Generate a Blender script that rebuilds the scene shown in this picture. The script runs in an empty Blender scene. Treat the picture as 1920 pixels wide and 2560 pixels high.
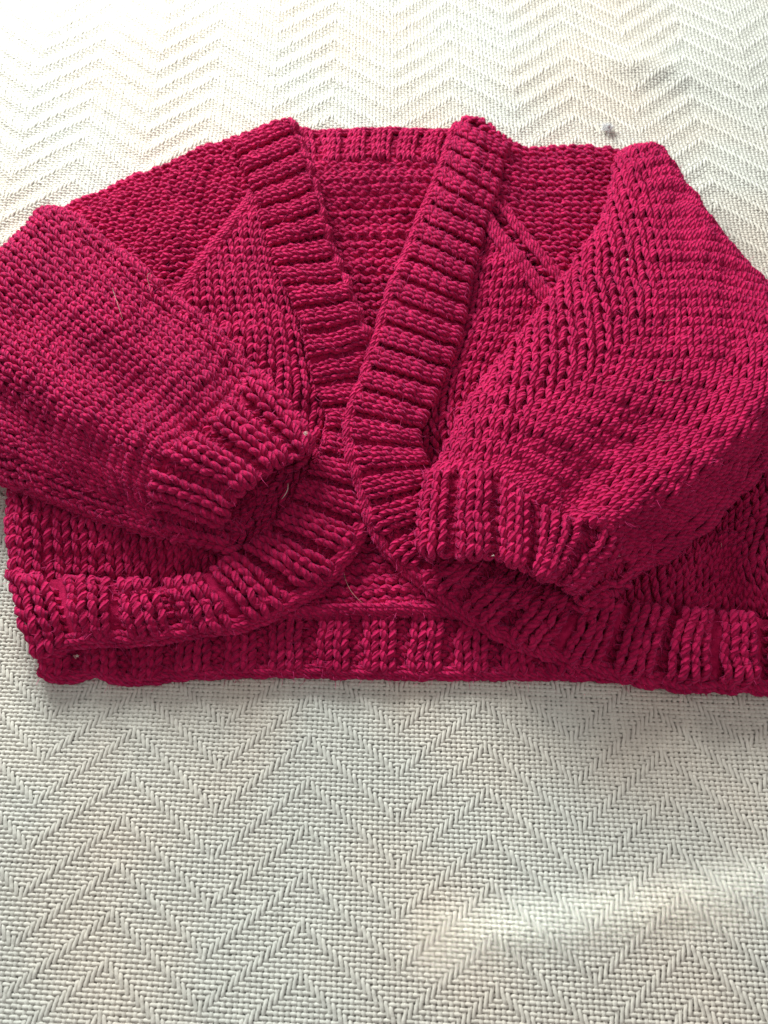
import bpy, math
import numpy as np
from mathutils import Vector, Matrix

rng = np.random.default_rng(11)
SC = bpy.context.scene
COL = SC.collection

# ------------------------------------------------------------------ camera
CAM_H = 0.43                     # metres above the blanket
PITCH = math.radians(66.2)       # below the horizon
FPX, W, H = 2000.0, 1920.0, 2560.0
cam_d = bpy.data.cameras.new("camera")
cam = bpy.data.objects.new("camera", cam_d)
COL.objects.link(cam)
cam_d.sensor_fit = 'VERTICAL'
cam_d.sensor_height = 36.0
cam_d.lens = FPX / H * 36.0
cam_d.clip_start, cam_d.clip_end = 0.01, 50.0
CAM = np.array([0.0, -CAM_H / math.tan(PITCH), CAM_H])
cam.location = CAM
cam.rotation_euler = (math.pi / 2 - PITCH, 0, 0)
cam_d.dof.use_dof = True
cam_d.dof.focus_distance = 0.44
cam_d.dof.aperture_fstop = 9.0
SC.camera = cam

# ------------------------------------------------------------------ light
wd = bpy.data.worlds.new("World")
SC.world = wd
wd.use_nodes = True
bg = wd.node_tree.nodes["Background"]
bg.inputs[0].default_value = (1.0, 0.96, 0.93, 1)
bg.inputs[1].default_value = 0.28


def area(name, loc, target, sx, sy, power, color, spread=180):
    d = bpy.data.lights.new(name, 'AREA')
    d.shape = 'RECTANGLE'
    d.size, d.size_y = sx, sy
    d.energy = power
    d.color = color
    d.spread = math.radians(spread)
    o = bpy.data.objects.new(name, d)
    o.location = loc
    o.rotation_euler = (Vector(target) - Vector(loc)).to_track_quat('-Z', 'Y').to_euler()
    COL.objects.link(o)
    return o


area("window_light", (-0.47, 0.97, 0.51), (0.0, 0.05, 0.0), 0.55, 0.42, 26.5, (0.96, 1.0, 0.95))
area("room_light", (0.45, -0.5, 1.5), (0.05, -0.05, 0.0), 1.2, 1.2, 3.2, (1.0, 0.94, 0.88))
# a sliver of daylight from a gap falls across the lower right of the blanket
gap = area("gap_light", (0.10, -0.10, 0.42), (0.118, -0.2045, 0.0), 0.19, 0.003, 0.0045, (0.93, 1.0, 0.97), spread=5.5)
SC.view_settings.view_transform = 'Standard'
SC.view_settings.look = 'None'
SC.view_settings.exposure = 0.05
SC.view_settings.gamma = 1.0

# ------------------------------------------------------------------ helpers
SP, CP = math.sin(PITCH), math.cos(PITCH)
FWD = np.array([0, CP, -SP]); UPV = np.array([0, SP, CP]); RT = np.array([1.0, 0, 0])


def at(px, py, zmm):
    """the point at height zmm (millimetres) seen at photograph pixel px, py"""
    px = np.asarray(px, float); py = np.asarray(py, float); z = np.asarray(zmm, float) * 1e-3
    d = FWD + ((px - W / 2) / FPX)[..., None] * RT - ((py - H / 2) / FPX)[..., None] * UPV
    k = (z - CAM[2]) / d[..., 2]
    return CAM + k[..., None] * d


def to_px(P):
    q = P - CAM
    dep = q @ FWD
    return W / 2 + FPX * (q @ RT) / dep, H / 2 - FPX * (q @ UPV) / dep


def in_poly(x, y, poly):
    r = np.zeros(x.shape, bool)
    n = len(poly)
    for i in range(n):
        x0, y0 = poly[i]; x1, y1 = poly[(i + 1) % n]
        c = ((y0 > y) != (y1 > y)) & (x < (x1 - x0) * (y - y0) / ((y1 - y0) if y1 != y0 else 1e-9) + x0)
        r ^= c
    return r


def unit(v):
    return v / np.maximum(np.linalg.norm(v, axis=-1, keepdims=True), 1e-12)


def make_mesh(name, V, Q, UV=None, mats=(), T=None, midx=None):
    """V verts, Q quads, T extra triangles, UV per quad loop; smooth shaded"""
    me = bpy.data.meshes.new(name)
    nq = len(Q); nt = 0 if T is None else len(T)
    me.vertices.add(len(V)); me.vertices.foreach_set("co", np.ascontiguousarray(V, np.float32).ravel())
    loops = np.asarray(Q, np.int32).ravel()
    starts = np.arange(nq) * 4; tot = np.full(nq, 4)
    if nt:
        loops = np.concatenate([loops, np.asarray(T, np.int32).ravel()])
        starts = np.concatenate([starts, nq * 4 + np.arange(nt) * 3]); tot = np.concatenate([tot, np.full(nt, 3)])
    me.loops.add(len(loops)); me.loops.foreach_set("vertex_index", loops)
    me.polygons.add(nq + nt)
    me.polygons.foreach_set("loop_start", starts.astype(np.int32))
    me.polygons.foreach_set("loop_total", tot.astype(np.int32))
    me.polygons.foreach_set("use_smooth", np.ones(nq + nt, bool))
    for m in mats:
        me.materials.append(m)
    if midx is not None:
        me.polygons.foreach_set("material_index", np.asarray(midx, np.int32))
    if UV is not None:
        l = me.uv_layers.new(name="yarn")
        u = np.zeros((len(loops), 2), np.float32); u[:nq * 4] = UV.reshape(-1, 2)
        l.data.foreach_set("uv", u.ravel())
    me.update(calc_edges=True)
    return me


def link(name, me, parent=None):
    o = bpy.data.objects.new(name, me)
    COL.objects.link(o)
    if parent is not None:
        o.parent = parent
    return o


def tag(o, label=None, cat=None, group=None, kind=None):
    for k, v in (("label", label), ("category", cat), ("group", group), ("kind", kind)):
        if v:
            o[k] = v
    return o


class Geo:
    """collects tubes, sheets and fibres for one object"""
    def __init__(self):
        self.V = []; self.Q = []; self.U = []; self.M = []; self.n = 0

    def add(self, V, Q, UV, mi=0):
        self.V.append(V); self.Q.append(np.asarray(Q) + self.n); self.U.append(UV)
        self.M.append(np.full(len(Q), mi)); self.n += len(V)

    def tube(self, C, N, R, keep, sides=8, flat=1.0, s0=0.0):
        """C,N [rows, samples, 3]; R [rows, samples]; keep [rows, samples-1] -> one tube per row"""
        nr, ns, _ = C.shape
        Tn = unit(np.gradient(C, axis=1))
        S = unit(np.cross(Tn, N)); U = np.cross(S, Tn)
        th = np.arange(sides) / sides * 2 * np.pi
        V = C[:, :, None] + R[:, :, None, None] * (np.cos(th)[None, None, :, None] * S[:, :, None]
                                                   + flat * np.sin(th)[None, None, :, None] * U[:, :, None])
        L = np.concatenate([np.zeros((nr, 1)), np.cumsum(np.linalg.norm(np.diff(C, axis=1), axis=-1), 1)], 1) + s0
        L = L + rng.random((nr, 1)) * 0.05
        idx = np.arange(nr * ns * sides).reshape(nr, ns, sides)
        j = np.arange(sides); j2 = (j + 1) % sides
        q = np.stack([idx[:, :-1][:, :, j], idx[:, :-1][:, :, j2], idx[:, 1:][:, :, j2], idx[:, 1:][:, :, j]], -1)
        uv = np.zeros(q.shape + (2,))
        uv[..., 0, 0] = L[:, :-1, None]; uv[..., 1, 0] = L[:, :-1, None]
        uv[..., 2, 0] = L[:, 1:, None]; uv[..., 3, 0] = L[:, 1:, None]
        uv[..., 0, 1] = j / sides; uv[..., 1, 1] = (j + 1) / sides
        uv[..., 2, 1] = (j + 1) / sides; uv[..., 3, 1] = j / sides
        q = q[keep].reshape(-1, 4); uv = uv[keep].reshape(-1, 4, 2)
        used = np.zeros(nr * ns * sides, bool); used[q.ravel()] = True
        m = np.cumsum(used) - 1
        Vf = V.reshape(-1, 3)[used]
        self.add(Vf, m[q], uv)
        return Vf, (V - C[:, :, None]).reshape(-1, 3)[used]

    def fuzz(self, P, D, n, length=0.0040, width=0.00011):
        if len(P) == 0 or n <= 0:
            return
        i = rng.integers(0, len(P), n)
        p = P[i]; d = unit(unit(D[i]) + rng.normal(0, .75, (n, 3)))
        b = unit(np.cross(d, rng.normal(0, 1, (n, 3)))); c = np.cross(d, b)
        l = length * (0.35 + rng.random(n) ** 2 * 1.3)
        curl = rng.normal(0, .55, n)
        K = 3
        pts = []
        for k in range(K):
            t = k / (K - 1)
            pts.append(p + d * (l * t)[:, None] + c * (l * curl * t * t)[:, None])
        pts = np.stack(pts, 1)
        w = width * np.array([1, .85, .25])
        V = np.stack([pts - b[:, None] * w[None, :, None], pts + b[:, None] * w[None, :, None]], 2)
        base = np.arange(n)[:, None] * K * 2
        Q = []
        for k in range(K - 1):
            Q.append(np.stack([base[:, 0] + 2 * k, base[:, 0] + 2 * k + 1, base[:, 0] + 2 * k + 3, base[:, 0] + 2 * k + 2], -1))
        Q = np.concatenate(Q)
        self.add(V.reshape(-1, 3), Q, np.zeros((len(Q), 4, 2)), 1)

    def build(self, name, mats, parent=None):
        V = np.concatenate(self.V); Q = np.concatenate(self.Q)
        me = make_mesh(name, V, Q, np.concatenate(self.U), mats, midx=np.concatenate(self.M))
        return link(name, me, parent)


# turn the sliver of light so that it lies along the ruck of the blanket
gx_ = at(1920, 2205, 0) - at(1060, 2335, 0)
mid_ = at(1535, 2285, 0)
gz_ = Vector(gap.location) - Vector(mid_); gz_.normalize()
gx_ = Vector(gx_); gx_ = (gx_ - gz_ * gx_.dot(gz_)).normalized()
gap.rotation_euler = Matrix((gx_, gz_.cross(gx_), gz_)).transposed().to_euler()

# ---- smooth lattices through points given as (photo px, photo py, height mm)
def hermite(X, k, q):
    """non-uniform Catmull-Rom along axis 0 of X with knots k, evaluated at q"""
    q = np.clip(q, k[0], k[-1])
    h = np.diff(k)
    d = np.diff(X, axis=0) / h.reshape((-1,) + (1,) * (X.ndim - 1))
    m = np.empty_like(X)
    m[0], m[-1] = d[0], d[-1]
    if len(k) > 2:
        w0 = h[1:] / (h[1:] + h[:-1]); w0 = w0.reshape((-1,) + (1,) * (X.ndim - 1))
        m[1:-1] = w0 * d[:-1] + (1 - w0) * d[1:]
    i = np.clip(np.searchsorted(k, q, side='right') - 1, 0, len(k) - 2)
    t = ((q - k[i]) / h[i]).reshape((-1,) + (1,) * (X.ndim - 1)); hh = h[i].reshape(t.shape)
    return ((2 * t**3 - 3 * t**2 + 1) * X[i] + (t**3 - 2 * t**2 + t) * hh * m[i]
            + (-2 * t**3 + 3 * t**2) * X[i + 1] + (t**3 - t**2) * hh * m[i + 1])


class Lattice:
    RES = 160

    def __init__(self, rows, closed=False, flip=None, bumps=0.0, seed=0):
        X = np.array([[at(*p) for p in r] for r in rows])          # v, u, 3
        if closed:
            X = np.concatenate([X[:, -2:], X, X[:, :3]], 1)
        du = np.linalg.norm(np.diff(X, axis=1), axis=-1).mean(0)
        dv = np.linalg.norm(np.diff(X, axis=0), axis=-1).mean(1)
        ku = np.concatenate([[0], np.cumsum(du)]); kv = np.concatenate([[0], np.cumsum(dv)])
        u0, u1 = (ku[2], ku[-3]) if closed else (ku[0], ku[-1])
        n = self.RES
        A = hermite(np.swapaxes(X, 0, 1), ku, np.linspace(u0, u1, n + 1))   # u, v, 3
        B = hermite(np.swapaxes(A, 0, 1), kv, np.linspace(kv[0], kv[-1], n + 1))  # v, u, 3
        self.len_u, self.len_v = u1 - u0, kv[-1]
        self.closed = closed
        if bumps:
            g = np.random.default_rng(seed)
            uu, vv = np.meshgrid(np.linspace(0, 1, n + 1), np.linspace(0, 1, n + 1))
            z = 0
            for _ in range(7):
                fu, fv = g.normal(0, 2.2, 2)
                z = z + np.sin(2 * np.pi * (fu * uu + fv * vv) + g.random() * 7)
            B[..., 2] += bumps * 1e-3 * z / 2.6
        self.G = B
        Gu = np.gradient(B, axis=1); Gv = np.gradient(B, axis=0)
        if closed:
            e = B[:, 1] - B[:, -2]; Gu[:, 0] = e / 2; Gu[:, -1] = e / 2
        N = unit(np.cross(Gu, Gv))
        f = flip if flip is not None else (1 if N[..., 2].mean() > 0 else -1)
        self.N = N * f

    def _s(self, A, u, v):
        n = self.RES
        x = np.clip(u, 0, 1) * n; y = np.clip(v, 0, 1) * n
        i = np.minimum(x.astype(int), n - 1); j = np.minimum(y.astype(int), n - 1)
        a = (x - i)[..., None]; b = (y - j)[..., None]
        return (A[j, i] * (1 - a) + A[j, i + 1] * a) * (1 - b) + (A[j + 1, i] * (1 - a) + A[j + 1, i + 1] * a) * b

    def ev(self, u, v):
        if self.closed:
            u = np.mod(u, 1.0)
        return self._s(self.G, u, v), unit(self._s(self.N, u, v))


class Rolled:
    """a strip curled round a path: u goes round the roll, v along it"""
    def __init__(self, pts, radius, a0=-60, a1=150, outward=None, wave=1.0):
        X = np.array([at(*p) for p in pts])
        k = np.concatenate([[0], np.cumsum(np.linalg.norm(np.diff(X, axis=0), axis=-1))])
        n = 240
        q = np.linspace(0, k[-1], n + 1)
        self.X = hermite(X, k, q)
        g = np.random.default_rng(int(abs(pts[0][0]) + len(pts)))
        for lam in (0.014, 0.021, 0.037):
            self.X = self.X + np.outer(np.sin(2 * np.pi * q / lam + g.random() * 6), g.normal(0, 1, 3)) * 0.00045 * wave
        T = unit(np.gradient(self.X, axis=0))
        Z = np.array([0, 0, 1.0])
        O = unit(np.cross(T, Z))
        if outward is not None and (O * (at(*outward) - self.X)).sum(-1).mean() < 0:
            O = -O
        self.O = O; self.Nz = unit(np.cross(O, T)); self.Nz *= np.sign(self.Nz[:, 2:3])
        self.r = radius; self.a0, self.a1 = math.radians(a0), math.radians(a1)
        self.len_v = k[-1]; self.len_u = radius * (self.a1 - self.a0); self.closed = False

    def ev(self, u, v):
        n = len(self.X) - 1
        y = np.clip(v, 0, 1) * n; j = np.minimum(y.astype(int), n - 1); b = (y - j)[..., None]
        L = lambda A: A[j] * (1 - b) + A[j + 1] * b
        a = (self.a0 + u * (self.a1 - self.a0))[..., None]
        D = unit(np.cos(a) * L(self.O) + np.sin(a) * L(self.Nz))
        return L(self.X) + self.r * D, D


# ------------------------------------------------------------------ materials
def wool(name, base, ply=True):
    m = bpy.data.materials.new(name); m.use_nodes = True
    nt = m.node_tree; N = nt.nodes; L = nt.links
    b = N["Principled BSDF"]
    b.inputs["Roughness"].default_value = 0.85
    b.inputs["Specular IOR Level"].default_value = 0.08
    b.inputs["Sheen Weight"].default_value = 0.30
    b.inputs["Sheen Roughness"].default_value = 0.45
    b.inputs["Sheen Tint"].default_value = (1.0, 0.17, 0.52, 1)
    tc = N.new("ShaderNodeTexCoord")
    n1 = N.new("ShaderNodeTexNoise"); n1.inputs["Scale"].default_value = 55; n1.inputs["Detail"].default_value = 5
    L.new(tc.outputs["Object"], n1.inputs["Vector"])
    nb_ = N.new("ShaderNodeTexNoise"); nb_.inputs["Scale"].default_value = 330; nb_.inputs["Detail"].default_value = 4
    L.new(tc.outputs["Object"], nb_.inputs["Vector"])
    av = N.new("ShaderNodeMath"); av.operation = 'MULTIPLY_ADD'; av.inputs[1].default_value = 0.6
    L.new(nb_.outputs["Fac"], av.inputs[0])
    hf = N.new("ShaderNodeMath"); hf.operation = 'MULTIPLY'; hf.inputs[1].default_value = 0.4
    L.new(n1.outputs["Fac"], hf.inputs[0]); L.new(hf.outputs[0], av.inputs[2])
    cr = N.new("ShaderNodeValToRGB")
    cr.color_ramp.elements[0].position = 0.36; cr.color_ramp.elements[1].position = 0.64
    cr.color_ramp.elements[0].color = (*[c * k for c, k in zip(base, (.66, .60, .72))], 1)
    cr.color_ramp.elements[1].color = (*[c * k for c, k in zip(base, (1.22, 2.2, 1.45))], 1)
    L.new(av.outputs[0], cr.inputs["Fac"])
    L.new(cr.outputs["Color"], b.inputs["Base Color"])
    if ply:
        uv = N.new("ShaderNodeUVMap"); uv.uv_map = "yarn"
        sx = N.new("ShaderNodeSeparateXYZ"); L.new(uv.outputs["UV"], sx.inputs[0])
        a = N.new("ShaderNodeMath"); a.operation = 'MULTIPLY'; a.inputs[1].default_value = 2 * math.pi * 85.0
        L.new(sx.outputs["X"], a.inputs[0])
        c = N.new("ShaderNodeMath"); c.operation = 'MULTIPLY_ADD'; c.inputs[1].default_value = 2 * math.pi
        L.new(sx.outputs["Y"], c.inputs[0]); L.new(a.outputs[0], c.inputs[2])
        # four plies: sharp grooves between round strands
        d = N.new("ShaderNodeMath"); d.operation = 'MULTIPLY'; d.inputs[1].default_value = 2.0
        L.new(c.outputs[0], d.inputs[0])
        s = N.new("ShaderNodeMath"); s.operation = 'SINE'; L.new(d.outputs[0], s.inputs[0])
        ab = N.new("ShaderNodeMath"); ab.operation = 'ABSOLUTE'; L.new(s.outputs[0], ab.inputs[0])
        pw = N.new("ShaderNodeMath"); pw.operation = 'POWER'; pw.inputs[1].default_value = 0.7
        L.new(ab.outputs[0], pw.inputs[0])
        n2 = N.new("ShaderNodeTexNoise"); n2.inputs["Scale"].default_value = 1800; n2.inputs["Detail"].default_value = 3
        L.new(tc.outputs["Object"], n2.inputs["Vector"])
        mx = N.new("ShaderNodeMath"); mx.operation = 'MULTIPLY_ADD'; mx.inputs[1].default_value = 0.5
        L.new(n2.outputs["Fac"], mx.inputs[0]); L.new(pw.outputs[0], mx.inputs[2])
        bp = N.new("ShaderNodeBump"); bp.inputs["Distance"].default_value = 0.0010; bp.inputs["Strength"].default_value = 1.0
        L.new(mx.outputs[0], bp.inputs["Height"]); L.new(bp.outputs[0], b.inputs["Normal"])
    return m


RED = (0.525, 0.0072, 0.076)
M_WOOL = wool("crimson_wool", RED)
M_FIBRE = wool("crimson_fibre", (0.58, 0.030, 0.16), ply=False)  # paler pink than the yarn: a backlit halo put into the fibre colour
WM = (M_WOOL, M_FIBRE)

# ------------------------------------------------------------------ knitting
K_R = 0.00166          # yarn radius


def col_layout(seq):
    """seq: (width, sign, group) per stitch column -> edges 0..1, signs, groups"""
    w = np.array([s[0] for s in seq], float)
    return np.concatenate([[0], np.cumsum(w)]) / w.sum(), np.array([s[1] for s in seq], float), [s[2] for s in seq]


def knit(L, seq, rows, radius=K_R, rib=0.0, ns=14, sides=7, mask=None, a=0.21, b=0.84, c=1.35, jit=1.0,
         backing=True, v0=0.0, v1=1.0, fuzz=3.0, backing_drop=0.9, shear=0.0, row_shear=0.0, wavy=0.0, bands=0.42, scallop=0.0, rib_grow=None):
    """knit a fabric over lattice L; returns {group: Geo}"""
    E, SG, G = col_layout(seq)
    rib0 = rib; ribbed = rib > 0
    if ribbed:
        bands, jit = 0.10, 0.6
    nc = len(SG)
    n = nc * ns
    s = np.linspace(0, nc, n + 1)
    ci = np.minimum(s.astype(int), nc - 1); tau = s - ci
    t = 2 * np.pi * tau
    x = tau + a * np.sin(2 * t)
    u = E[ci] + x * (E[ci + 1] - E[ci])
    yb = -np.cos(t) * b
    zc = -np.cos(2 * t)
    prev = np.where(ci > 0, SG[np.maximum(ci - 1, 0)], SG[ci] if not L.closed else SG[-1])
    nxt = np.where(ci < nc - 1, SG[np.minimum(ci + 1, nc - 1)], SG[ci] if not L.closed else SG[0])
    own = SG[ci]
    wl = np.clip((0.22 - tau) / 0.44, 0, .5); wr = np.clip((tau - 0.78) / 0.44, 0, .5)
    sg = own * (1 - wl - wr) + prev * wl + nxt * wr
    wl2 = np.clip((0.5 - tau), 0, .5); wr2 = np.clip((tau - 0.5), 0, .5)
    hh = own * (1 - wl2 - wr2) + prev * wl2 + nxt * wr2
    hh = np.sin(hh * np.pi / 2)
    # the hand's unevenness
    def nz(sd, step):
        g = rng.normal(0, sd, (rows, nc * step + 2))
        xi = tau * 0 + s * step; i = np.minimum(xi.astype(int), nc * step); f = xi - i
        return g[:, i] * (1 - f) + g[:, i + 1] * f
    rr = np.arange(rows)[:, None]
    jw = (E[ci + 1] - E[ci])[None]
    uu = u[None] + jit * nz(0.07, 2) * jw
    amp = 1 + jit * nz(0.09, 1)
    vv = (rr + 0.5 + yb[None] * amp + jit * nz(0.10, 2)) / rows
    vv = v0 + vv * (v1 - v0)
    if scallop:
        vv = vv - scallop * hh[None] * np.clip(1 - vv, 0, 1) ** 2
    if wavy:
        nk = max(3, nc // 3)
        g = rng.normal(0, 1, (5, nk + 2))
        yi = np.clip(vv, 0, 1) * 4 * 0.999; j = yi.astype(int); fy = yi - j
        xi = np.broadcast_to(s[None] / nc * nk, vv.shape); i = np.minimum(xi.astype(int), nk); fx = xi - i
        fx = fx * fx * (3 - 2 * fx); fy = fy * fy * (3 - 2 * fy)
        wv = (g[j, i] * (1 - fx) + g[j, i + 1] * fx) * (1 - fy) + (g[j + 1, i] * (1 - fx) + g[j + 1, i + 1] * fx) * fy
        uu = uu + wavy / nc * wv
        rib = rib * (1 + 0.18 * wv)
    inside = None
    if shear or row_shear:
        uk = uu * (1 + shear); vk = vv * (1 + row_shear) - row_shear
        f = np.clip(vk / 0.4, 0, 1); f = f * f * (3 - 2 * f)
        uu = uk - shear * vk
        vv = vk + row_shear * f * np.clip(uu, 0, 1.2) ** 1.4
        inside = (uu > 0) & (uu < 1) & (vv > 0) & (vv < 1)
    P, N = L.ev(np.clip(uu, 0, 1) if not L.closed else uu, vv)
    rz = rng.normal(0, 1, rows + 2); rz = (rz[:-2] + 1.2 * rz[1:-1] + rz[2:]) / 2.2 + 0.8 * (np.arange(rows) % 2 - .5)
    if rib_grow is not None:
        rib = rib * rib_grow(s / nc)[None]
        rib0 = rib0 * rib_grow(np.linspace(0, 1, max(nc, 8) + 1))
    z = radius * (bands * rz[:, None] + c * (sg * zc)[None] + jit * nz(0.25, 2)) + rib * hh[None]
    # beyond the ends of the fabric the loops would fold flat: keep them inside
    C = P + N * z[..., None]
    R = radius * (1 + jit * nz(0.08, 1))
    if ribbed:            # wide stitches are worked in yarn that lies fatter
        wmm = np.interp(s, np.arange(nc) + .5, (E[1:] - E[:-1]) * L.len_u)
        R = R * np.clip((wmm / 0.0066) ** 0.6, 0.94, 1.24)[None]
    # yarn swells where it is free and thins where it is gripped
    R = R * (1 + 0.10 * (sg * zc)[None])
    keep = np.ones((rows, n), bool)
    if mask is not None or inside is not None:
        px, py = to_px(P)
        ok = mask(px, py) if mask is not None else inside
        # whole stitches only
        st = ok[:, :n].reshape(rows, nc, ns).mean(-1) > 0.5
        keep = np.repeat(st, ns, axis=1)
    out = {}
    cs = ci[:n]
    for g in dict.fromkeys(G):
        sel = np.array([G[k] == g for k in range(nc)])
        kk = keep & sel[cs][None]
        if not kk.any():
            continue
        geo = Geo()
        V, D = geo.tube(C, N, R, kk, sides)
        if fuzz:
            geo.fuzz(V, D, int(kk.sum() / ns * fuzz * 2.6))
        out[g] = geo
    if backing:  # wool sheet added behind the stitches so their holes look dark
        nu, nv = max(nc, 8), max(rows, 6)
        U, Vv = np.meshgrid(np.linspace(0, 1, nu + 1), np.linspace(v0, v1, nv + 1))
        P, N = L.ev(U if not L.closed else np.minimum(U, 0.99999), Vv)
        hl = np.interp(U[0], np.linspace(0, 1, len(s)), hh)
        Q = P + N * (np.broadcast_to(rib0 * hl, P.shape[:2]) - radius * backing_drop)[..., None]
        Q[..., 2] = np.maximum(Q[..., 2], 0.0012)
        idx = np.arange((nu + 1) * (nv + 1)).reshape(nv + 1, nu + 1)
        q = np.stack([idx[:-1, :-1], idx[:-1, 1:], idx[1:, 1:], idx[1:, :-1]], -1)
        if mask is not None:
            px, py = to_px(P); ok = mask(px, py)
            okq = ok[:-1, :-1] & ok[:-1, 1:] & ok[1:, 1:] & ok[1:, :-1]
            q = q[okq]
        q = q.reshape(-1, 4)
        first = next(iter(out.values())) if "base" not in out else out["base"]
        first.add(Q.reshape(-1, 3), q, np.zeros((len(q), 4, 2)))
    return out


def plain(n, g="base", sign=1):
    return [(1.0, sign, g)] * n


def ribbing(length, kfun, pfun, k=2, start=0):
    """ribs of k knit columns and one purl column filling length (px)"""
    seq = []; x = 0; i = 0
    while x < length:
        kw, pw = kfun(x), pfun(x)
        seq += [(kw, 1, "rib%03d" % i)] * k
        seq += [(pw, -1, "base")]
        x += k * kw + pw; i += 1
    return seq


def put(out, name, parent, label=None):
    """base -> the part itself, ribs -> its sub-parts"""
    p = out["base"].build(name, WM, parent) if "base" in out else None
    for g, geo in out.items():
        if g != "base":
            geo.build("rib", WM, p)
    if label:
        p["label"] = label
    return p


cardigan = bpy.data.objects.new("cardigan", None)
cardigan.location = (0, 0, 0)
COL.objects.link(cardigan)
tag(cardigan, "crimson chunky hand knitted cardigan with ribbed bands laid open on cream blanket", "cardigan")


def px_len(pts):
    p = np.array([q[:2] for q in pts], float)
    return np.linalg.norm(np.diff(p, axis=0), axis=1).sum()


def strip(pairs, lift=3.0):
    """outer/inner pairs (px,py,z | px,py,z) -> lattice, rows from outer to inner edge"""
    o = [p[0] for p in pairs]; i = [p[1] for p in pairs]
    m = [((a[0] + b[0]) / 2, (a[1] + b[1]) / 2, (a[2] + b[2]) / 2 + lift) for a, b in zip(o, i)]
    return [o, m, i], m


def edging(parent, pts, radius=0.0022, n_px=17, cols=2, a0=-70, a1=160, outward=None, name="edging", yarn=0.00150):
    L = Rolled(pts, radius, a0, a1, outward, 0.25 if name == "raglan_seam" else 1.0)
    rows = max(3, int(px_len(pts) / n_px))
    out = knit(L, plain(cols), rows, radius=yarn, backing=False, a=0.12, b=0.9, c=0.7, fuzz=4, jit=0.55, bands=0.1)
    return out["base"].build(name, WM, parent)


# ---- back panel, seen from inside
def below_neck(px, py):
    return (py < 960) | (py > 1270)


rowsB = []
for y, x0, x1, z in ((1538, 560, 1340, 7.5), (1512, 560, 1340, 9.5), (1440, 560, 1340, 8), (1300, 580, 1320, 6), (1100, 600, 1400, 6),
                     (900, 620, 1430, 6), (700, 640, 1430, 7), (520, 660, 1400, 11), (430, 690, 1215, 18), (392, 700, 1205, 17)):
    xs = np.linspace(x0, x1, 7)
    rowsB.append([(x, y + 10 * ((x - 950) / 380) ** 2 + 5 * math.sin(x / 60.), z) for x in xs])
LB = Lattice(rowsB, bumps=0.8, seed=3)
back = put(knit(LB, plain(26, sign=-1), 52, radius=0.0019, mask=below_neck, fuzz=5, c=0.9, b=0.72, a=0.26, jit=0.6), "back_panel", cardigan)
edging(back, [(x, 1520 + 12 * ((x - 950) / 250) ** 2, 10.5) for x in range(600, 1330, 60)], 0.0018, 22, 2, -70, 120, outward=(950, 1800, 0),
       name="hem_join", yarn=0.0017)

# ---- neckband at the back
pairs = [((738, 330, 12), (752, 418, 16)), ((781, 337, 13), (790, 414, 17)), ((870, 337, 13), (868, 410, 18)), ((960, 333, 13), (958, 404, 18)),
         ((1050, 336, 13), (1042, 410, 18)), ((1130, 338, 13), (1110, 416, 17)), ((1190, 342, 12), (1175, 422, 16))]
rows, mid = strip(pairs, 0.5)
nb = put(knit(Lattice(rows), ribbing(px_len(mid), lambda x: 26, lambda x: 20), 4, rib=0.0018, fuzz=3, wavy=0.13), "neckband", cardigan)
edging(nb, [p[0] for p in pairs], 0.0019, 20, 2, -30, 150, outward=(960, 0, 0))

# ---- hem of the back
pairs = [((x, yo, zo), (x + dx, yi, 5.5)) for x, yo, zo, dx, yi in (
    (100, 1676, 6, 4, 1560), (150, 1690, 4, 4, 1560), (200, 1688, 4, 0, 1560), (246, 1677, 5, 0, 1560), (285, 1692, 4, 0, 1560), (362, 1695, 4, 0, 1555),
    (470, 1683, 4, 0, 1550), (600, 1677, 4, 0, 1545), (800, 1677, 4, 0, 1538), (960, 1681, 4, 0, 1535), (1150, 1683, 4, 0, 1535),
    (1300, 1683, 4, 0, 1545), (1450, 1685, 4, 0, 1560), (1600, 1690, 4, 0, 1580))]
rows, mid = strip(pairs, 1.2)
hem = put(knit(Lattice(rows), ribbing(px_len(mid), lambda x: 43, lambda x: 37), 6, rib=0.0022, fuzz=3, a=0.2, wavy=0.10), "back_hem", cardigan)
edging(hem, [p[0] for p in pairs], 0.0020, 22, 2, -60, 150, outward=(950, 2400, 0))

# ---- front panels
def raglan_l(px, py):      # + to the right of the seam
    return (px - 640) * (780 - 480) - (py - 480) * (420 - 640)


def raglan_r(px, py):      # + to the right of / above the seam
    return (px - 1205) * (830 - 520) - (py - 520) * (1452 - 1205)


FL = [[(62, 1465, 6), (44, 1458, 11), (200, 1470, 9), (400, 1476, 9), (560, 1446, 9), (655, 1384, 9), (760, 1296, 9)],
      [(48, 1345, 6), (32, 1335, 11), (190, 1345, 17), (390, 1322, 17), (560, 1290, 16), (690, 1225, 15), (805, 1150, 10)],
      [(60, 1195, 6), (42, 1180, 11), (210, 1140, 17), (410, 1085, 17), (580, 1045, 17), (710, 1010, 16), (835, 1000, 10)],
      [(90, 905, 6), (80, 900, 11), (270, 880, 16), (450, 850, 17), (600, 835, 18), (700, 835, 18), (800, 865, 12)],
      [(170, 735, 6), (160, 730, 11), (310, 720, 16), (450, 710, 17), (580, 702, 19), (670, 700, 18), (748, 720, 12)],
      [(210, 610, 6), (200, 600, 10), (340, 600, 15), (460, 598, 17), (570, 596, 18), (650, 600, 17), (712, 618, 14)],
      [(280, 480, 6), (270, 472, 10), (380, 470, 14), (480, 470, 15), (570, 472, 16), (640, 484, 16), (690, 515, 14)]]
fl = put(knit(Lattice(FL, bumps=1.3, seed=5), plain(20), 37, mask=lambda x, y: (raglan_l(x, y) > -1500) | (y > 860), fuzz=3), "front_panel", cardigan)

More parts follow.
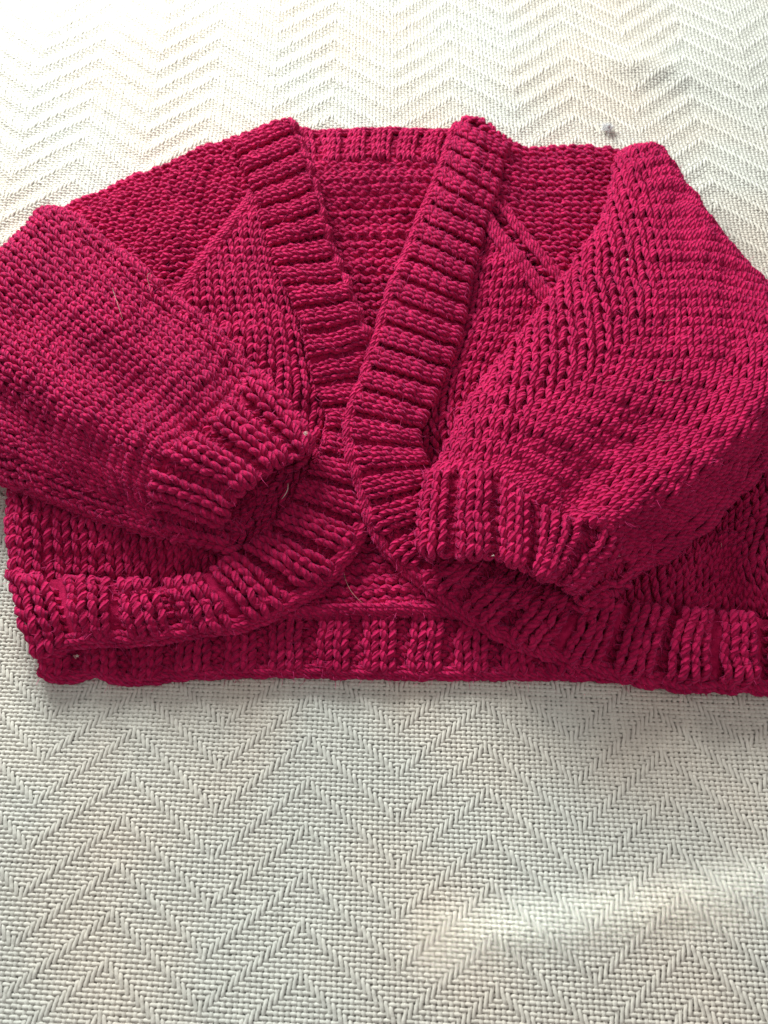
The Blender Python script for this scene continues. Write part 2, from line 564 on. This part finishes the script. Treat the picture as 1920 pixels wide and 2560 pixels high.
FR = [[(1185, 1335, 12), (1340, 1434, 11), (1500, 1509, 10), (1660, 1546, 10), (1800, 1554, 9), (1950, 1554, 10), (2080, 1554, 9)],
      [(1110, 1230, 14), (1270, 1300, 18), (1460, 1370, 17), (1640, 1410, 16), (1790, 1425, 10), (1880, 1425, 19), (2080, 1420, 17)],
      [(1040, 1095, 14), (1200, 1130, 18), (1380, 1180, 17), (1560, 1220, 16), (1740, 1245, 11), (1900, 1250, 17), (2080, 1250, 17)],
      [(1060, 965, 14), (1180, 980, 19), (1310, 1000, 17), (1460, 1020, 16), (1620, 1040, 16), (1780, 1050, 16), (1950, 1060, 16)],
      [(1120, 815, 13), (1230, 815, 19), (1340, 820, 17), (1460, 830, 16), (1590, 840, 16), (1730, 850, 16), (1880, 860, 16)],
      [(1150, 690, 13), (1250, 680, 19), (1350, 675, 17), (1460, 680, 16), (1590, 685, 15), (1730, 690, 15), (1870, 695, 15)],
      [(1185, 535, 15), (1270, 530, 16), (1360, 530, 15), (1460, 530, 15), (1590, 530, 14), (1730, 530, 14), (1870, 530, 14)]]
fr = put(knit(Lattice(FR, bumps=1.2, seed=8), plain(24), 36, mask=lambda x, y: ((raglan_r(x, y) < -600) | (y > 860)) & ((y > 900) | (x < 1560)), fuzz=3),
         "front_panel", cardigan)

# ---- yokes: the tops of the sleeves knitted sideways into the body
def row_y(pts):
    (x, y, z) = pts[0]
    return [(x + 4, y + 16, max(z - 9, 3)), (x, y + 1, z - 4)] + [(pts[0][0], pts[0][1] + 26, z + 3)] + list(pts[1:])


YR = [row_y(r) for r in (
    [(1215, 345, 14), (1212, 450, 17), (1200, 560, 17), (1190, 680, 16), (1180, 800, 15)],
    [(1280, 370, 13), (1275, 458, 17), (1268, 566, 17), (1258, 686, 16), (1250, 806, 15)],
    [(1365, 373, 12), (1360, 465, 16), (1352, 575, 17), (1340, 695, 16), (1330, 815, 15)],
    [(1460, 382, 11), (1455, 472, 15), (1446, 582, 16), (1436, 702, 16), (1426, 822, 15)],
    [(1570, 386, 10), (1565, 477, 13), (1560, 590, 14), (1550, 710, 14), (1540, 830, 14)],
    [(1640, 400, 9), (1635, 490, 11), (1630, 600, 12), (1620, 720, 13), (1610, 840, 13)])]
yr = put(knit(Lattice(YR, bumps=0.9, seed=2), plain(17), 19, mask=lambda x, y: raglan_r(x, y) > 4200, fuzz=3), "yoke_panel", cardigan)

YL = [row_y(r) for r in (
    [(700, 308, 14), (655, 405, 16), (640, 490, 16), (620, 590, 15), (600, 700, 15), (580, 800, 14)],
    [(617, 346, 13), (590, 425, 16), (575, 508, 16), (553, 598, 16), (535, 706, 15), (515, 800, 14)],
    [(511, 385, 13), (490, 462, 16), (474, 542, 17), (450, 628, 16), (430, 718, 15), (410, 805, 14)],
    [(400, 428, 12), (380, 502, 16), (364, 580, 17), (340, 662, 16), (320, 745, 15), (300, 820, 14)],
    [(300, 466, 11), (282, 540, 15), (266, 616, 15), (246, 696, 14), (226, 776, 14), (206, 846, 13)],
    [(225, 500, 10), (205, 570, 13), (190, 645, 13), (170, 720, 13), (150, 790, 13), (130, 850, 12)],
    [(165, 535, 8), (145, 600, 10), (130, 670, 11), (110, 740, 11), (90, 800, 11), (70, 860, 11)])]
yl = put(knit(Lattice(YL, bumps=1.1, seed=6), plain(15), 24, mask=lambda x, y: raglan_l(x, y) < 1500, fuzz=3), "yoke_panel", cardigan)

# ---- raglan seams: a raised column of decreases along each join
edging(cardigan, [(640, 484, 15), (618, 520, 15.5), (585, 562, 16.5), (545, 615, 16.5), (500, 675, 16), (455, 735, 16), (415, 790, 15)],
       0.0030, 26, 2, 30, 150, name="raglan_seam", yarn=K_R)
edging(cardigan, [(1214, 545, 18.5), (1232, 578, 20), (1260, 614, 21), (1297, 660, 21), (1337, 712, 20), (1377, 762, 18.5), (1420, 818, 18)],
       0.0030, 25, 2, 10, 170, name="raglan_seam", yarn=K_R)
edging(cardigan, [(1246, 508, 17), (1278, 556, 17), (1318, 605, 17), (1358, 655, 17), (1401, 705, 16.5), (1446, 765, 16)],
       0.0024, 27, 1, 20, 160, name="raglan_seam", yarn=K_R)

# ---- front bands: one ribbed strip from the neck round the curved front to the side
LBp = [((722, 306, 20), (590, 366, 19)), ((741, 345, 21), (608, 405, 21)), ((768, 419, 21), (635, 477, 22)), ((790, 487, 21), (650, 538, 22)),
       ((805, 548, 21), (670, 592, 22)), ((822, 615, 19), (688, 640, 21)), ((850, 682, 19), (706, 696, 21)), ((880, 755, 19), (745, 782, 21)),
       ((905, 822, 18), (764, 850, 21)), ((928, 885, 13), (780, 925, 19)), ((938, 960, 10), (798, 985, 17)), ((940, 1040, 10), (818, 1040, 16)),
       ((936, 1120, 10), (810, 1100, 15)), ((926, 1190, 11), (790, 1155, 15)), ((912, 1255, 12), (762, 1210, 15)), ((900, 1325, 13), (732, 1265, 15)),
       ((866, 1392, 14), (690, 1322, 16)), ((798, 1468, 14), (635, 1368, 17)), ((710, 1520, 14), (575, 1402, 17)), ((610, 1566, 14), (510, 1440, 18)),
       ((517, 1577, 14), (440, 1460, 18)), ((410, 1594, 14), (355, 1466, 18)), ((307, 1604, 14), (285, 1460, 18)), ((231, 1603, 14), (206, 1452, 18)),
       ((160, 1618, 12), (120, 1448, 16)), ((118, 1644, 9), (58, 1440, 12)), ((100, 1655, 6), (36, 1425, 8)), ((112, 1665, 4), (60, 1440, 4))]
rows, mid = strip(LBp, 2.6)
lf = px_len(mid[:17])
band_l = put(knit(Lattice(rows, bumps=0.6, seed=4),
                  ribbing(px_len(mid), lambda x: 26 if x < lf else min(26 + (x - lf) * 0.06, 43), lambda x: 17 if x < lf else min(17 + (x - lf) * .03, 24)),
                  7, rib_grow=lambda q: 1 + 0.55 * np.clip((q - .62) / .12, 0, 1), rib=0.0030, fuzz=5, wavy=0.13, v0=0.04, a=0.18), "front_band", cardigan)
edging(band_l, [p[0] for p in LBp[:16]], 0.0017, 17, 2, -70, 150, outward=(1100, 1500, 0))
edging(band_l, [(p[0][0], p[0][1] - 7, p[0][2] + 1) for p in LBp[15:-2]], 0.0025, 20, 2, -80, 150, outward=(500, 2000, 0), yarn=0.0018)

RBp = [((1142, 312, 18), (1268, 380, 17)), ((1128, 353, 19), (1252, 425, 20)), ((1110, 407, 20), (1238, 490, 21)), ((1082, 480, 20), (1215, 548, 21)),
       ((1058, 540, 20), (1200, 606, 21)), ((1037, 590, 20), (1185, 660, 21)), ((1012, 655, 21), (1168, 720, 21)), ((985, 710, 22), (1160, 780, 21)),
       ((968, 765, 21), (1150, 835, 21)), ((948, 835, 18), (1128, 895, 20)), ((930, 885, 19), (1107, 945, 20)), ((912, 945, 20), (1085, 995, 20)),
       ((890, 995, 21), (1065, 1045, 21)), ((874, 1055, 21), (1045, 1088, 21)), ((876, 1120, 21), (1050, 1130, 21)), ((890, 1180, 20), (1065, 1165, 21)),
       ((908, 1235, 19), (1085, 1200, 20)), ((928, 1305, 18), (1105, 1240, 20)), ((962, 1370, 16), (1140, 1280, 19)), ((1030, 1435, 14), (1185, 1330, 18)),
       ((1110, 1502, 13), (1250, 1375, 18)), ((1215, 1570, 12), (1340, 1430, 18)), ((1331, 1625, 10), (1430, 1480, 18)), ((1447, 1660, 8), (1520, 1508, 18)),
       ((1560, 1692, 7), (1620, 1525, 17)), ((1670, 1712, 7), (1715, 1538, 17)), ((1790, 1717, 7), (1805, 1542, 16)), ((1920, 1721, 7), (1915, 1545, 17)),
       ((2040, 1724, 7), (2030, 1545, 17))]
rows, mid = strip(RBp, 2.6)
lr = px_len(mid[:20])
band_r = put(knit(Lattice(rows, bumps=0.6, seed=9),
                  ribbing(px_len(mid), lambda x: 25 if x < lr else min(25 + (x - lr) * 0.06, 40), lambda x: 16 if x < lr else min(16 + (x - lr) * .03, 23)),
                  7, rib_grow=lambda q: 1 + 0.55 * np.clip((q - .62) / .12, 0, 1), rib=0.0030, fuzz=5, wavy=0.13, v0=0.04, a=0.18), "front_band", cardigan)
edging(band_r, [p[0] for p in RBp[:20]], 0.0017, 17, 2, -70, 150, outward=(700, 1600, 0))
edging(band_r, [(p[0][0], p[0][1] - 7, p[0][2] + 1) for p in RBp[19:]], 0.0025, 20, 2, -80, 150, outward=(1300, 2000, 0), yarn=0.0018)

# the folded end of the collar behind the right shoulder
rows = [[(1150, 302, 12), (1166, 293, 17), (1188, 300, 15), (1196, 322, 8)],
        [(1172, 325, 12), (1195, 313, 17), (1216, 321, 14), (1222, 342, 8)],
        [(1205, 350, 12), (1226, 337, 16), (1246, 343, 13), (1252, 362, 7)],
        [(1242, 372, 11), (1258, 358, 14), (1278, 361, 11), (1282, 378, 6)],
        [(1262, 385, 9), (1278, 374, 11), (1295, 376, 8), (1300, 390, 5)]]
put(knit(Lattice(rows), plain(2), 8, fuzz=3), "collar_fold", cardigan)

# ---- sleeves
SL = [[(600, 985, 20), (632, 940, 27), (602, 985, 36), (555, 1035, 41), (480, 1100, 40), (405, 1150, 44), (385, 1210, 38), (400, 1280, 29), (440, 1338, 23), (480, 1300, 20)],
      [(500, 850, 20), (525, 815, 26), (490, 855, 38), (430, 920, 43), (350, 1000, 40), (275, 1075, 48), (255, 1140, 40), (272, 1225, 31), (310, 1312, 23), (350, 1270, 20)],
      [(400, 790, 20), (436, 750, 25), (400, 790, 35), (335, 850, 41), (240, 930, 39), (150, 1010, 48), (120, 1070, 40), (138, 1172, 32), (180, 1268, 23), (220, 1230, 20)],
      [(255, 640, 18), (284, 620, 24), (240, 650, 33), (175, 715, 39), (80, 800, 38), (-10, 890, 47), (-60, 960, 38), (-50, 1080, 30), (-20, 1190, 22), (20, 1160, 20)],
      [(180, 560, 14), (174, 545, 18), (112, 528, 24), (40, 598, 27), (-55, 710, 31), (-160, 820, 34), (-220, 900, 32), (-230, 1020, 28), (-220, 1130, 22), (-180, 1100, 20)],
      [(185, 575, 9), (172, 560, 11), (122, 552, 12), (54, 620, 13), (-45, 730, 15), (-150, 840, 16), (-210, 915, 16), (-220, 1030, 15), (-210, 1140, 14), (-180, 1110, 12)]]
sl = put(knit(Lattice(SL, flip=None, bumps=1.2, seed=12), plain(28), 35, radius=0.00152, fuzz=6), "sleeve", cardigan)
CL = [[(782, 1122, 30), (748, 1150, 37), (698, 1168, 40), (644, 1204, 42), (600, 1245, 41), (572, 1286, 35), (560, 1322, 28), (592, 1360, 22), (636, 1290, 22),
       (664, 1232, 22), (704, 1194, 23), (756, 1152, 25)],
      [(716, 1035, 29), (680, 1065, 38), (625, 1095, 42), (560, 1140, 44), (500, 1186, 43), (475, 1242, 37), (482, 1300, 29), (520, 1348, 22), (572, 1280, 20),
       (608, 1210, 20), (648, 1150, 20), (690, 1085, 22)],
      [(634, 940, 27), (602, 985, 37), (555, 1035, 42), (480, 1100, 44), (405, 1150, 44), (385, 1210, 38), (400, 1280, 30), (440, 1338, 23), (500, 1265, 20),
       (540, 1180, 20), (580, 1100, 20), (615, 1010, 21)]]
LCL = Lattice(CL, closed=True)
seqc = []
for i in range(8):
    seqc += [(27, 1, "rib%03d" % i)] * 2 + [(18, -1, "base")]
cl = put(knit(LCL, seqc, 7, rib=0.0032, fuzz=8, a=0.18, backing_drop=0.35, wavy=0.13, v0=0.075, scallop=0.065), "cuff", cardigan)

SR = [[(1112, 1215, 20), (1084, 1195, 26), (1110, 1188, 35), (1160, 1188, 40), (1225, 1190, 43), (1300, 1235, 44), (1395, 1292, 43), (1490, 1320, 47), (1545, 1375, 34), (1562, 1440, 24), (1520, 1430, 20)],
      [(1185, 1060, 20), (1157, 1045, 26), (1185, 1045, 37), (1240, 1050, 43), (1320, 1075, 46), (1420, 1120, 46), (1525, 1190, 44), (1625, 1255, 51), (1675, 1310, 35), (1692, 1372, 24), (1650, 1360, 20)],
      [(1292, 905, 19), (1262, 890, 25), (1295, 888, 34), (1360, 905, 39), (1450, 940, 41), (1560, 1000, 44), (1670, 1080, 43), (1760, 1150, 51), (1810, 1200, 36), (1835, 1236, 24), (1790, 1230, 20)],
      [(1430, 735, 18), (1400, 717, 24), (1435, 710, 32), (1500, 725, 37), (1590, 760, 40), (1700, 815, 42), (1810, 890, 42), (1910, 970, 48), (1970, 1030, 36), (1990, 1090, 26), (1950, 1080, 20)],
      [(1525, 585, 16), (1503, 572, 22), (1535, 560, 29), (1590, 560, 33), (1660, 590, 35), (1750, 650, 36), (1850, 740, 36), (1950, 830, 36), (2030, 910, 32), (2060, 970, 26), (2020, 960, 20)],
      [(1572, 420, 10), (1560, 402, 14), (1583, 383, 18), (1610, 378, 19), (1640, 382, 19), (1708, 492, 19), (1785, 615, 19), (1860, 698, 19), (1958, 775, 18), (2060, 850, 18), (2040, 870, 16)],
      [(1575, 440, 6), (1570, 424, 7), (1590, 405, 8), (1608, 400, 8), (1628, 404, 8), (1692, 514, 8), (1768, 638, 8), (1845, 720, 8), (1943, 797, 8), (2045, 870, 8), (2040, 880, 8)]]
sr = put(knit(Lattice(SR, bumps=1.2, seed=15), plain(43), 54, radius=0.00176, bands=0.5, c=1.15, fuzz=6, shear=0.55, row_shear=0.46), "sleeve", cardigan)
CR = [[(1060, 1388, 30), (1093, 1398, 37), (1150, 1398, 41), (1220, 1402, 43), (1290, 1420, 44), (1345, 1448, 44), (1392, 1464, 42), (1428, 1484, 34), (1434, 1508, 25),
       (1388, 1516, 22), (1345, 1528, 22), (1300, 1525, 21), (1250, 1503, 21), (1200, 1484, 21), (1150, 1460, 22), (1102, 1420, 24)],
      [(1068, 1290, 28), (1100, 1295, 37), (1154, 1297, 42), (1222, 1300, 45), (1297, 1330, 46), (1372, 1372, 46), (1445, 1396, 44), (1490, 1432, 34), (1500, 1476, 24),
       (1445, 1475, 21), (1392, 1466, 20), (1340, 1445, 20), (1280, 1412, 20), (1220, 1382, 20), (1160, 1355, 20), (1106, 1320, 22)],
      [(1084, 1192, 27), (1110, 1188, 36), (1160, 1188, 41), (1225, 1190, 44), (1300, 1235, 46), (1395, 1292, 47), (1490, 1320, 45), (1545, 1375, 34), (1562, 1440, 24),
       (1500, 1430, 20), (1440, 1400, 20), (1380, 1360, 20), (1310, 1320, 20), (1240, 1280, 20), (1170, 1250, 20), (1110, 1220, 21)]]
LCR = Lattice(CR, closed=True)
seqc = []
for i in range(10):
    seqc += [(29, 1, "rib%03d" % i)] * 2 + [(20, -1, "base")]
cr_ = put(knit(LCR, seqc, 8, rib=0.0034, fuzz=8, a=0.18, backing_drop=0.35, wavy=0.13, v0=0.075, scallop=0.065), "cuff", cardigan)

# ------------------------------------------------------------------ blanket
def cotton(name, base, plied=True):
    m = bpy.data.materials.new(name); m.use_nodes = True
    nt = m.node_tree; N = nt.nodes; L = nt.links
    b = N["Principled BSDF"]
    b.inputs["Roughness"].default_value = 0.9
    b.inputs["Specular IOR Level"].default_value = 0.2
    b.inputs["Sheen Weight"].default_value = 0.12
    tc = N.new("ShaderNodeTexCoord")
    n1 = N.new("ShaderNodeTexNoise"); n1.inputs["Scale"].default_value = 9; n1.inputs["Detail"].default_value = 2
    L.new(tc.outputs["Object"], n1.inputs["Vector"])
    cr = N.new("ShaderNodeValToRGB")
    cr.color_ramp.elements[0].position = 0.38; cr.color_ramp.elements[1].position = 0.62
    cr.color_ramp.elements[0].color = (base[0] * .97, base[1] * 1.01, base[2] * 1.02, 1)
    cr.color_ramp.elements[1].color = (base[0] * 1.03, base[1] * .985, base[2] * .95, 1)  # warm and cool blotches of mixed light, tinted into the cotton colour
    L.new(n1.outputs["Fac"], cr.inputs["Fac"])
    n3 = N.new("ShaderNodeTexNoise"); n3.inputs["Scale"].default_value = 260; n3.inputs["Detail"].default_value = 3
    L.new(tc.outputs["Object"], n3.inputs["Vector"])
    mr = N.new("ShaderNodeMapRange"); mr.inputs["From Min"].default_value = .3; mr.inputs["From Max"].default_value = .7
    mr.inputs["To Min"].default_value = 0.86; mr.inputs["To Max"].default_value = 1.04
    L.new(n3.outputs["Fac"], mr.inputs["Value"])
    mm = N.new("ShaderNodeVectorMath"); mm.operation = 'SCALE'
    L.new(cr.outputs["Color"], mm.inputs[0]); L.new(mr.outputs[0], mm.inputs["Scale"])
    L.new(mm.outputs[0], b.inputs["Base Color"])
    n2 = N.new("ShaderNodeTexNoise"); n2.inputs["Scale"].default_value = 1500; n2.inputs["Detail"].default_value = 3
    L.new(tc.outputs["Object"], n2.inputs["Vector"])
    bp = N.new("ShaderNodeBump"); bp.inputs["Distance"].default_value = 0.0003; bp.inputs["Strength"].default_value = 0.5
    L.new(n2.outputs["Fac"], bp.inputs["Height"]); L.new(bp.outputs[0], b.inputs["Normal"])
    return m


CREAM = (0.75, 0.73, 0.675)
M_COT = cotton("cream_cotton", CREAM)
DX, DY = 0.0916 / 34, 0.0217 / 10
AP = at(773, 1857, 0)           # an apex of the zigzag


def blanket_z(x, y):
    """slow undulations of the cloth on the bed, in metres"""
    z = 0.0007 * np.sin(x * 31 + 1.0 + 9 * y) + 0.0006 * np.sin(y * 43 - 12 * x) + 0.0004 * np.sin(70 * x + 33 * y + 2)
    # a soft ruck near the lower right
    rx = [at(px, py, 0) for px, py in ((940, 2335), (1080, 2318), (1210, 2338), (1400, 2318), (1650, 2268), (1960, 2195), (2200, 2130))]
    xs = np.array([p[0] for p in rx]); ys = np.array([p[1] for p in rx])
    yy = np.interp(x, xs, ys)
    wgt = np.clip((x - xs[0]) / 0.05, 0, 1) ** 2
    f0, f1 = at(1480, 150, 0), at(1740, 190, 0)
    fx = np.clip((x - f0[0]) / (f1[0] - f0[0]), -.6, 1.6)
    fy = y - (f0[1] + (f1[1] - f0[1]) * fx)
    z = z + 0.0045 * np.exp(-((fx - .5) / .45) ** 2 - (fy / 0.016) ** 2)
    d = y - yy
    z = z + 0.0022 * wgt * np.exp(-(d / 0.010) ** 2)
    return z


cx0, cx1, cy0, cy1 = -0.46, 0.46, float(at(960, 2720, 0)[1]), float(at(960, -170, 0)[1])
c_lo, c_hi = int((cx0 - AP[0]) / DX), int((cx1 - AP[0]) / DX)
p_lo, p_hi = int((cy0 - AP[1]) / DY), int((cy1 - AP[1]) / DY)
cc = np.arange(c_lo, c_hi + 1); pp = np.arange(p_lo, p_hi + 1)
HALF, PER = 17, 10
ph = np.mod(cc, 2 * HALF); tri = -np.minimum(ph, 2 * HALF - ph)
D = np.mod(pp[None, :] - tri[:, None] + PER // 2, PER) - PER // 2
UPW = (np.mod(cc[:, None] + pp[None, :], 2) == 1) | (np.abs(D) <= 1)       # warp lies on top
puck = np.cos(2 * np.pi * D / PER)

CARD_IN = [(180, 610), (420, 500), (690, 410), (1120, 430), (1540, 470), (1700, 620), (1860, 860), (2300, 1000), (2300, 1600), (1700, 1600), (1200, 1570),
           (300, 1590), (180, 1540), (130, 1300), (-250, 1100), (-250, 850), (60, 720)]


def weave(kind):
    g = Geo()
    if kind == 'warp':
        A = UPW; lines, cross = cc, pp
    else:
        A = ~UPW.T; lines, cross = pp, cc
        PK = puck.T
    nl, nx = A.shape
    PK = puck if kind == 'warp' else puck.T
    # samples: crossing and midpoint
    h = np.where(A, 1.0, -1.0)
    run = A & np.roll(A, 1, 1) & np.roll(A, -1, 1)
    hm = (h[:, :-1] + h[:, 1:]) / 2
    if kind == 'warp':       # the long floats stay up to their very ends
        r2 = run | np.roll(run, 1, 1) | np.roll(run, -1, 1)
        hm = np.where(r2[:, :-1] ^ r2[:, 1:], 0.35, hm)
    hs = np.empty((nl, 2 * nx - 1)); hs[:, 0::2] = h; hs[:, 1::2] = hm
    pk = np.empty_like(hs); pk[:, 0::2] = PK; pk[:, 1::2] = (PK[:, :-1] + PK[:, 1:]) / 2
    t = np.empty(2 * nx - 1); t[0::2] = cross; t[1::2] = (cross[:-1] + cross[1:]) / 2
    lw = np.cumsum(rng.normal(0, 0.10, (nl, len(t))), 1); k = 25
    lw = lw - np.apply_along_axis(lambda r: np.convolve(r, np.ones(k) / k, 'same'), 1, lw)
    wob = 0.30 * lw + rng.normal(0, 0.05, (nl, 1))
    # floats lean a little with the diagonal
    if kind == 'warp':
        sl = np.where(ph < HALF, -1.0, 1.0)[:, None] * np.where(np.isin(ph, (0, HALF)), 0, 1)[:, None]
        DD = np.mod(t[None, :] - tri[:, None] + PER / 2, PER) - PER / 2
        lean = sl * 0.22 * np.where(np.abs(DD) < 2.2, DD * (1 - (DD / 2.2) ** 2), 0)
        x = AP[0] + (lines[:, None] + wob + lean) * DX; y = AP[1] + np.repeat(t[None], nl, 0) * DY
    else:
        x = AP[0] + np.repeat(t[None], nl, 0) * DX; y = AP[1] + (lines[:, None] + wob) * DY
    y = y - 0.05 * x * np.clip((0.15 - y) / 0.35, 0, 1.2)      # the cloth lies a little askew
    amp = 0.00056 if kind == "warp" else 0.00056
    z = blanket_z(x, y) + amp * hs * (1 + rng.normal(0, .15, hs.shape)) + (0.00010 + 0.00040 * np.clip((y - 0.02) / 0.22, 0, 1) * np.clip(0.85 - 1.3 * x + 0.45 * np.sin(27 * x + 40 * y) * np.sin(33 * y - 19 * x + 1), .15, 1.4)) * pk - 0.0006
    C = np.stack([x, y, z], -1)
    N = np.zeros_like(C); N[..., 2] = 1
    px, py = to_px(C)
    vis = (px > -170) & (px < W + 170) & (py > -130) & (py < H + 130) & ~in_poly(px, py, CARD_IN)
    keep = vis[:, :-1] & vis[:, 1:]
    wmm = (DX if kind == 'warp' else DY) * (0.375 if kind == 'warp' else 0.43)
    R = wmm * (1 + 0.07 * hs + rng.normal(0, .07, hs.shape))
    if kind == 'warp':
        fl_ = np.zeros_like(hs); fl_[:, 0::2] = r2; fl_[:, 1::2] = r2[:, :-1] & r2[:, 1:]
        R = R * (1 - 0.12 * fl_); z = z - 0.00012 * fl_; C[..., 2] = z
    # open-bottomed arch: the underside never shows
    Tn = unit(np.gradient(C, axis=1)); S = unit(np.cross(Tn, N)); U = np.cross(S, Tn)
    th = np.radians(np.array([-8, 54, 126, 188]))
    V = C[:, :, None] + R[:, :, None, None] * (np.cos(th)[None, None, :, None] * S[:, :, None] + 0.60 * np.sin(th)[None, None, :, None] * U[:, :, None])
    m = len(th); ns = len(t)
    idx = np.arange(nl * ns * m).reshape(nl, ns, m)
    q = np.stack([idx[:, :-1, :-1], idx[:, :-1, 1:], idx[:, 1:, 1:], idx[:, 1:, :-1]], -1)[keep].reshape(-1, 4)
    used = np.zeros(nl * ns * m, bool); used[q.ravel()] = True
    mp = np.cumsum(used) - 1
    g.add(V.reshape(-1, 3)[used], mp[q], np.zeros((len(q), 4, 2)))
    return g


blanket = bpy.data.objects.new("blanket", None)
COL.objects.link(blanket)
tag(blanket, "cream cotton blanket woven with raised zigzag lines, spread flat under the cardigan", "blanket")
tag(weave('warp').build("warp_yarn", (M_COT,), blanket), kind="stuff")
tag(weave('weft').build("weft_yarn", (M_COT,), blanket), kind="stuff")
gx = np.linspace(-1.1, 1.1, 111); gy = np.linspace(-0.9, 1.3, 111)
X, Y = np.meshgrid(gx, gy)
Vb = np.stack([X, Y, blanket_z(X, Y) * 0.6 - 0.0030], -1).reshape(-1, 3)
idx = np.arange(111 * 111).reshape(111, 111)
q = np.stack([idx[:-1, :-1], idx[:-1, 1:], idx[1:, 1:], idx[1:, :-1]], -1).reshape(-1, 4)
link("cloth_ground", make_mesh("cloth_ground", Vb, q, None, (M_COT,)), blanket)

# ------------------------------------------------------------------ stray hairs and lint
def plain_mat(name, c, rough=0.5):
    m = bpy.data.materials.new(name); m.use_nodes = True
    b = m.node_tree.nodes["Principled BSDF"]
    n = m.node_tree.nodes.new("ShaderNodeTexNoise"); n.inputs["Scale"].default_value = 700
    r = m.node_tree.nodes.new("ShaderNodeValToRGB")
    r.color_ramp.elements[0].color = (*[k * .75 for k in c], 1); r.color_ramp.elements[1].color = (*c, 1)
    m.node_tree.links.new(n.outputs["Fac"], r.inputs["Fac"]); m.node_tree.links.new(r.outputs["Color"], b.inputs["Base Color"])
    b.inputs["Roughness"].default_value = rough
    return m


M_PALE = plain_mat("pale_hair", (0.66, 0.46, 0.38)); M_WHITE = plain_mat("white_hair", (0.86, 0.80, 0.72)); M_GREY = plain_mat("grey_fluff", (0.84, 0.85, 0.87), .9)


def strand(name, pts, rad, mat, label, cat, group=None, n=28, taper=True):
    X = np.array([at(*p) for p in pts])
    k = np.concatenate([[0], np.cumsum(np.linalg.norm(np.diff(X, axis=0), axis=-1))])
    C = hermite(X, k, np.linspace(0, k[-1], n))[None]
    N = np.zeros_like(C); N[..., 2] = 1
    t = np.linspace(0, 1, n)
    R = rad * ((1 - 0.75 * np.abs(2 * t - 1) ** 3) if taper else np.ones(n))
    g = Geo(); g.tube(C, N, R[None], np.ones((1, n - 1), bool), 6)
    return tag(g.build(name, (mat,)), label, cat, group)


GH = "stray hairs caught on the cardigan"
strand("stray_hair", [(280, 718, 47), (289, 745, 48), (298, 772, 48), (307, 799, 47)], 0.00011, M_PALE,
       "short straight pale hair lying on the sleeve with its cuff over the curved front", "hair", GH)
strand("stray_hair", [(376, 728, 40), (373, 712, 41), (369, 698, 42), (370, 686, 43), (375, 683, 43), (377, 689, 42), (373, 697, 41)], 0.00011, M_PALE,
       "tiny looped pale hair on the folded edge of the sleeve", "hair", GH)
strand("stray_hair", [(929, 1313, 14), (916, 1332, 15), (901, 1351, 16), (885, 1371, 17)], 0.00012, M_WHITE,
       "white straight hair crossing the gap where the two front bands meet", "hair", GH)
strand("stray_hair", [(859, 1416, 14), (862, 1442, 14), (873, 1470, 14), (892, 1495, 14), (913, 1512, 14)], 0.00010, M_PALE,
       "long thin curved hair over the inside of the back above its hem", "hair", GH)
strand("stray_hair", [(720, 1208, 28), (719, 1224, 29), (712, 1238, 28), (704, 1248, 27)], 0.00018, M_WHITE,
       "short curved white hair beside the open mouth of a cuff", "hair", GH)
strand("stray_hair", [(1640, 944, 51), (1652, 951, 52), (1672, 951, 52), (1688, 947, 52), (1702, 942, 51)], 0.00010, M_PALE,
       "wavy pale hair in the middle of the wide sleeve", "hair", GH)
strand("stray_hair", [(1423, 1436, 46), (1424, 1450, 46), (1428, 1462, 44), (1432, 1472, 42)], 0.00010, M_PALE,
       "short pale hair hanging off the end of the wide sleeve's cuff", "hair", GH)
strand("stray_hair", [(1803, 1357, 22), (1804, 1368, 23)], 0.00011, M_PALE,
       "very short upright hair on the front panel under the wide sleeve", "hair", GH, n=8)


def fluff(pts, label, rad, mat, n=26, size=0.0016):
    """a knot of tangled fibres"""
    c = at(*pts); g = Geo()
    for _ in range(n):
        p = rng.normal(0, size, (4, 3)) * (1, 1, .45)
        k = np.array([0, 1, 2, 3.])
        C = (c + hermite(p, k, np.linspace(0, 3, 9)))[None]
        C[..., 2] = np.maximum(C[..., 2], c[2] - size * .5)
        N = np.zeros_like(C); N[..., 2] = 1
        g.tube(C, N, np.full((1, 9), rad), np.ones((1, 8), bool), 5)
    return tag(g.build("lint", (mat,)), label, "lint")


fluff((1518, 318, 2.4), "small grey tuft of lint on the blanket above the shoulder", 0.00018, M_GREY, 40, 0.0023)
fluff((1569, 649, 50), "white speck of lint high on the wide sleeve", 0.00009, M_WHITE, 6, 0.0004)
fluff((1547, 1388, 40), "white speck of lint on the underside of the wide sleeve", 0.00009, M_WHITE, 6, 0.0004)
fluff((1233, 1389, 50), "white speck of lint at the rim of the wide sleeve's cuff", 0.00009, M_WHITE, 5, 0.0004)
fluff((765, 1083, 44), "white wisp of lint at the tip of the narrower cuff", 0.00008, M_WHITE, 8, 0.0007)
fluff((193, 1640, 12), "white wisp of lint in the fold between front hem and back hem", 0.00008, M_WHITE, 7, 0.0006)

print("TRIS", sum(len(o.data.polygons) * 2 for o in bpy.data.objects if o.type == 'MESH'))
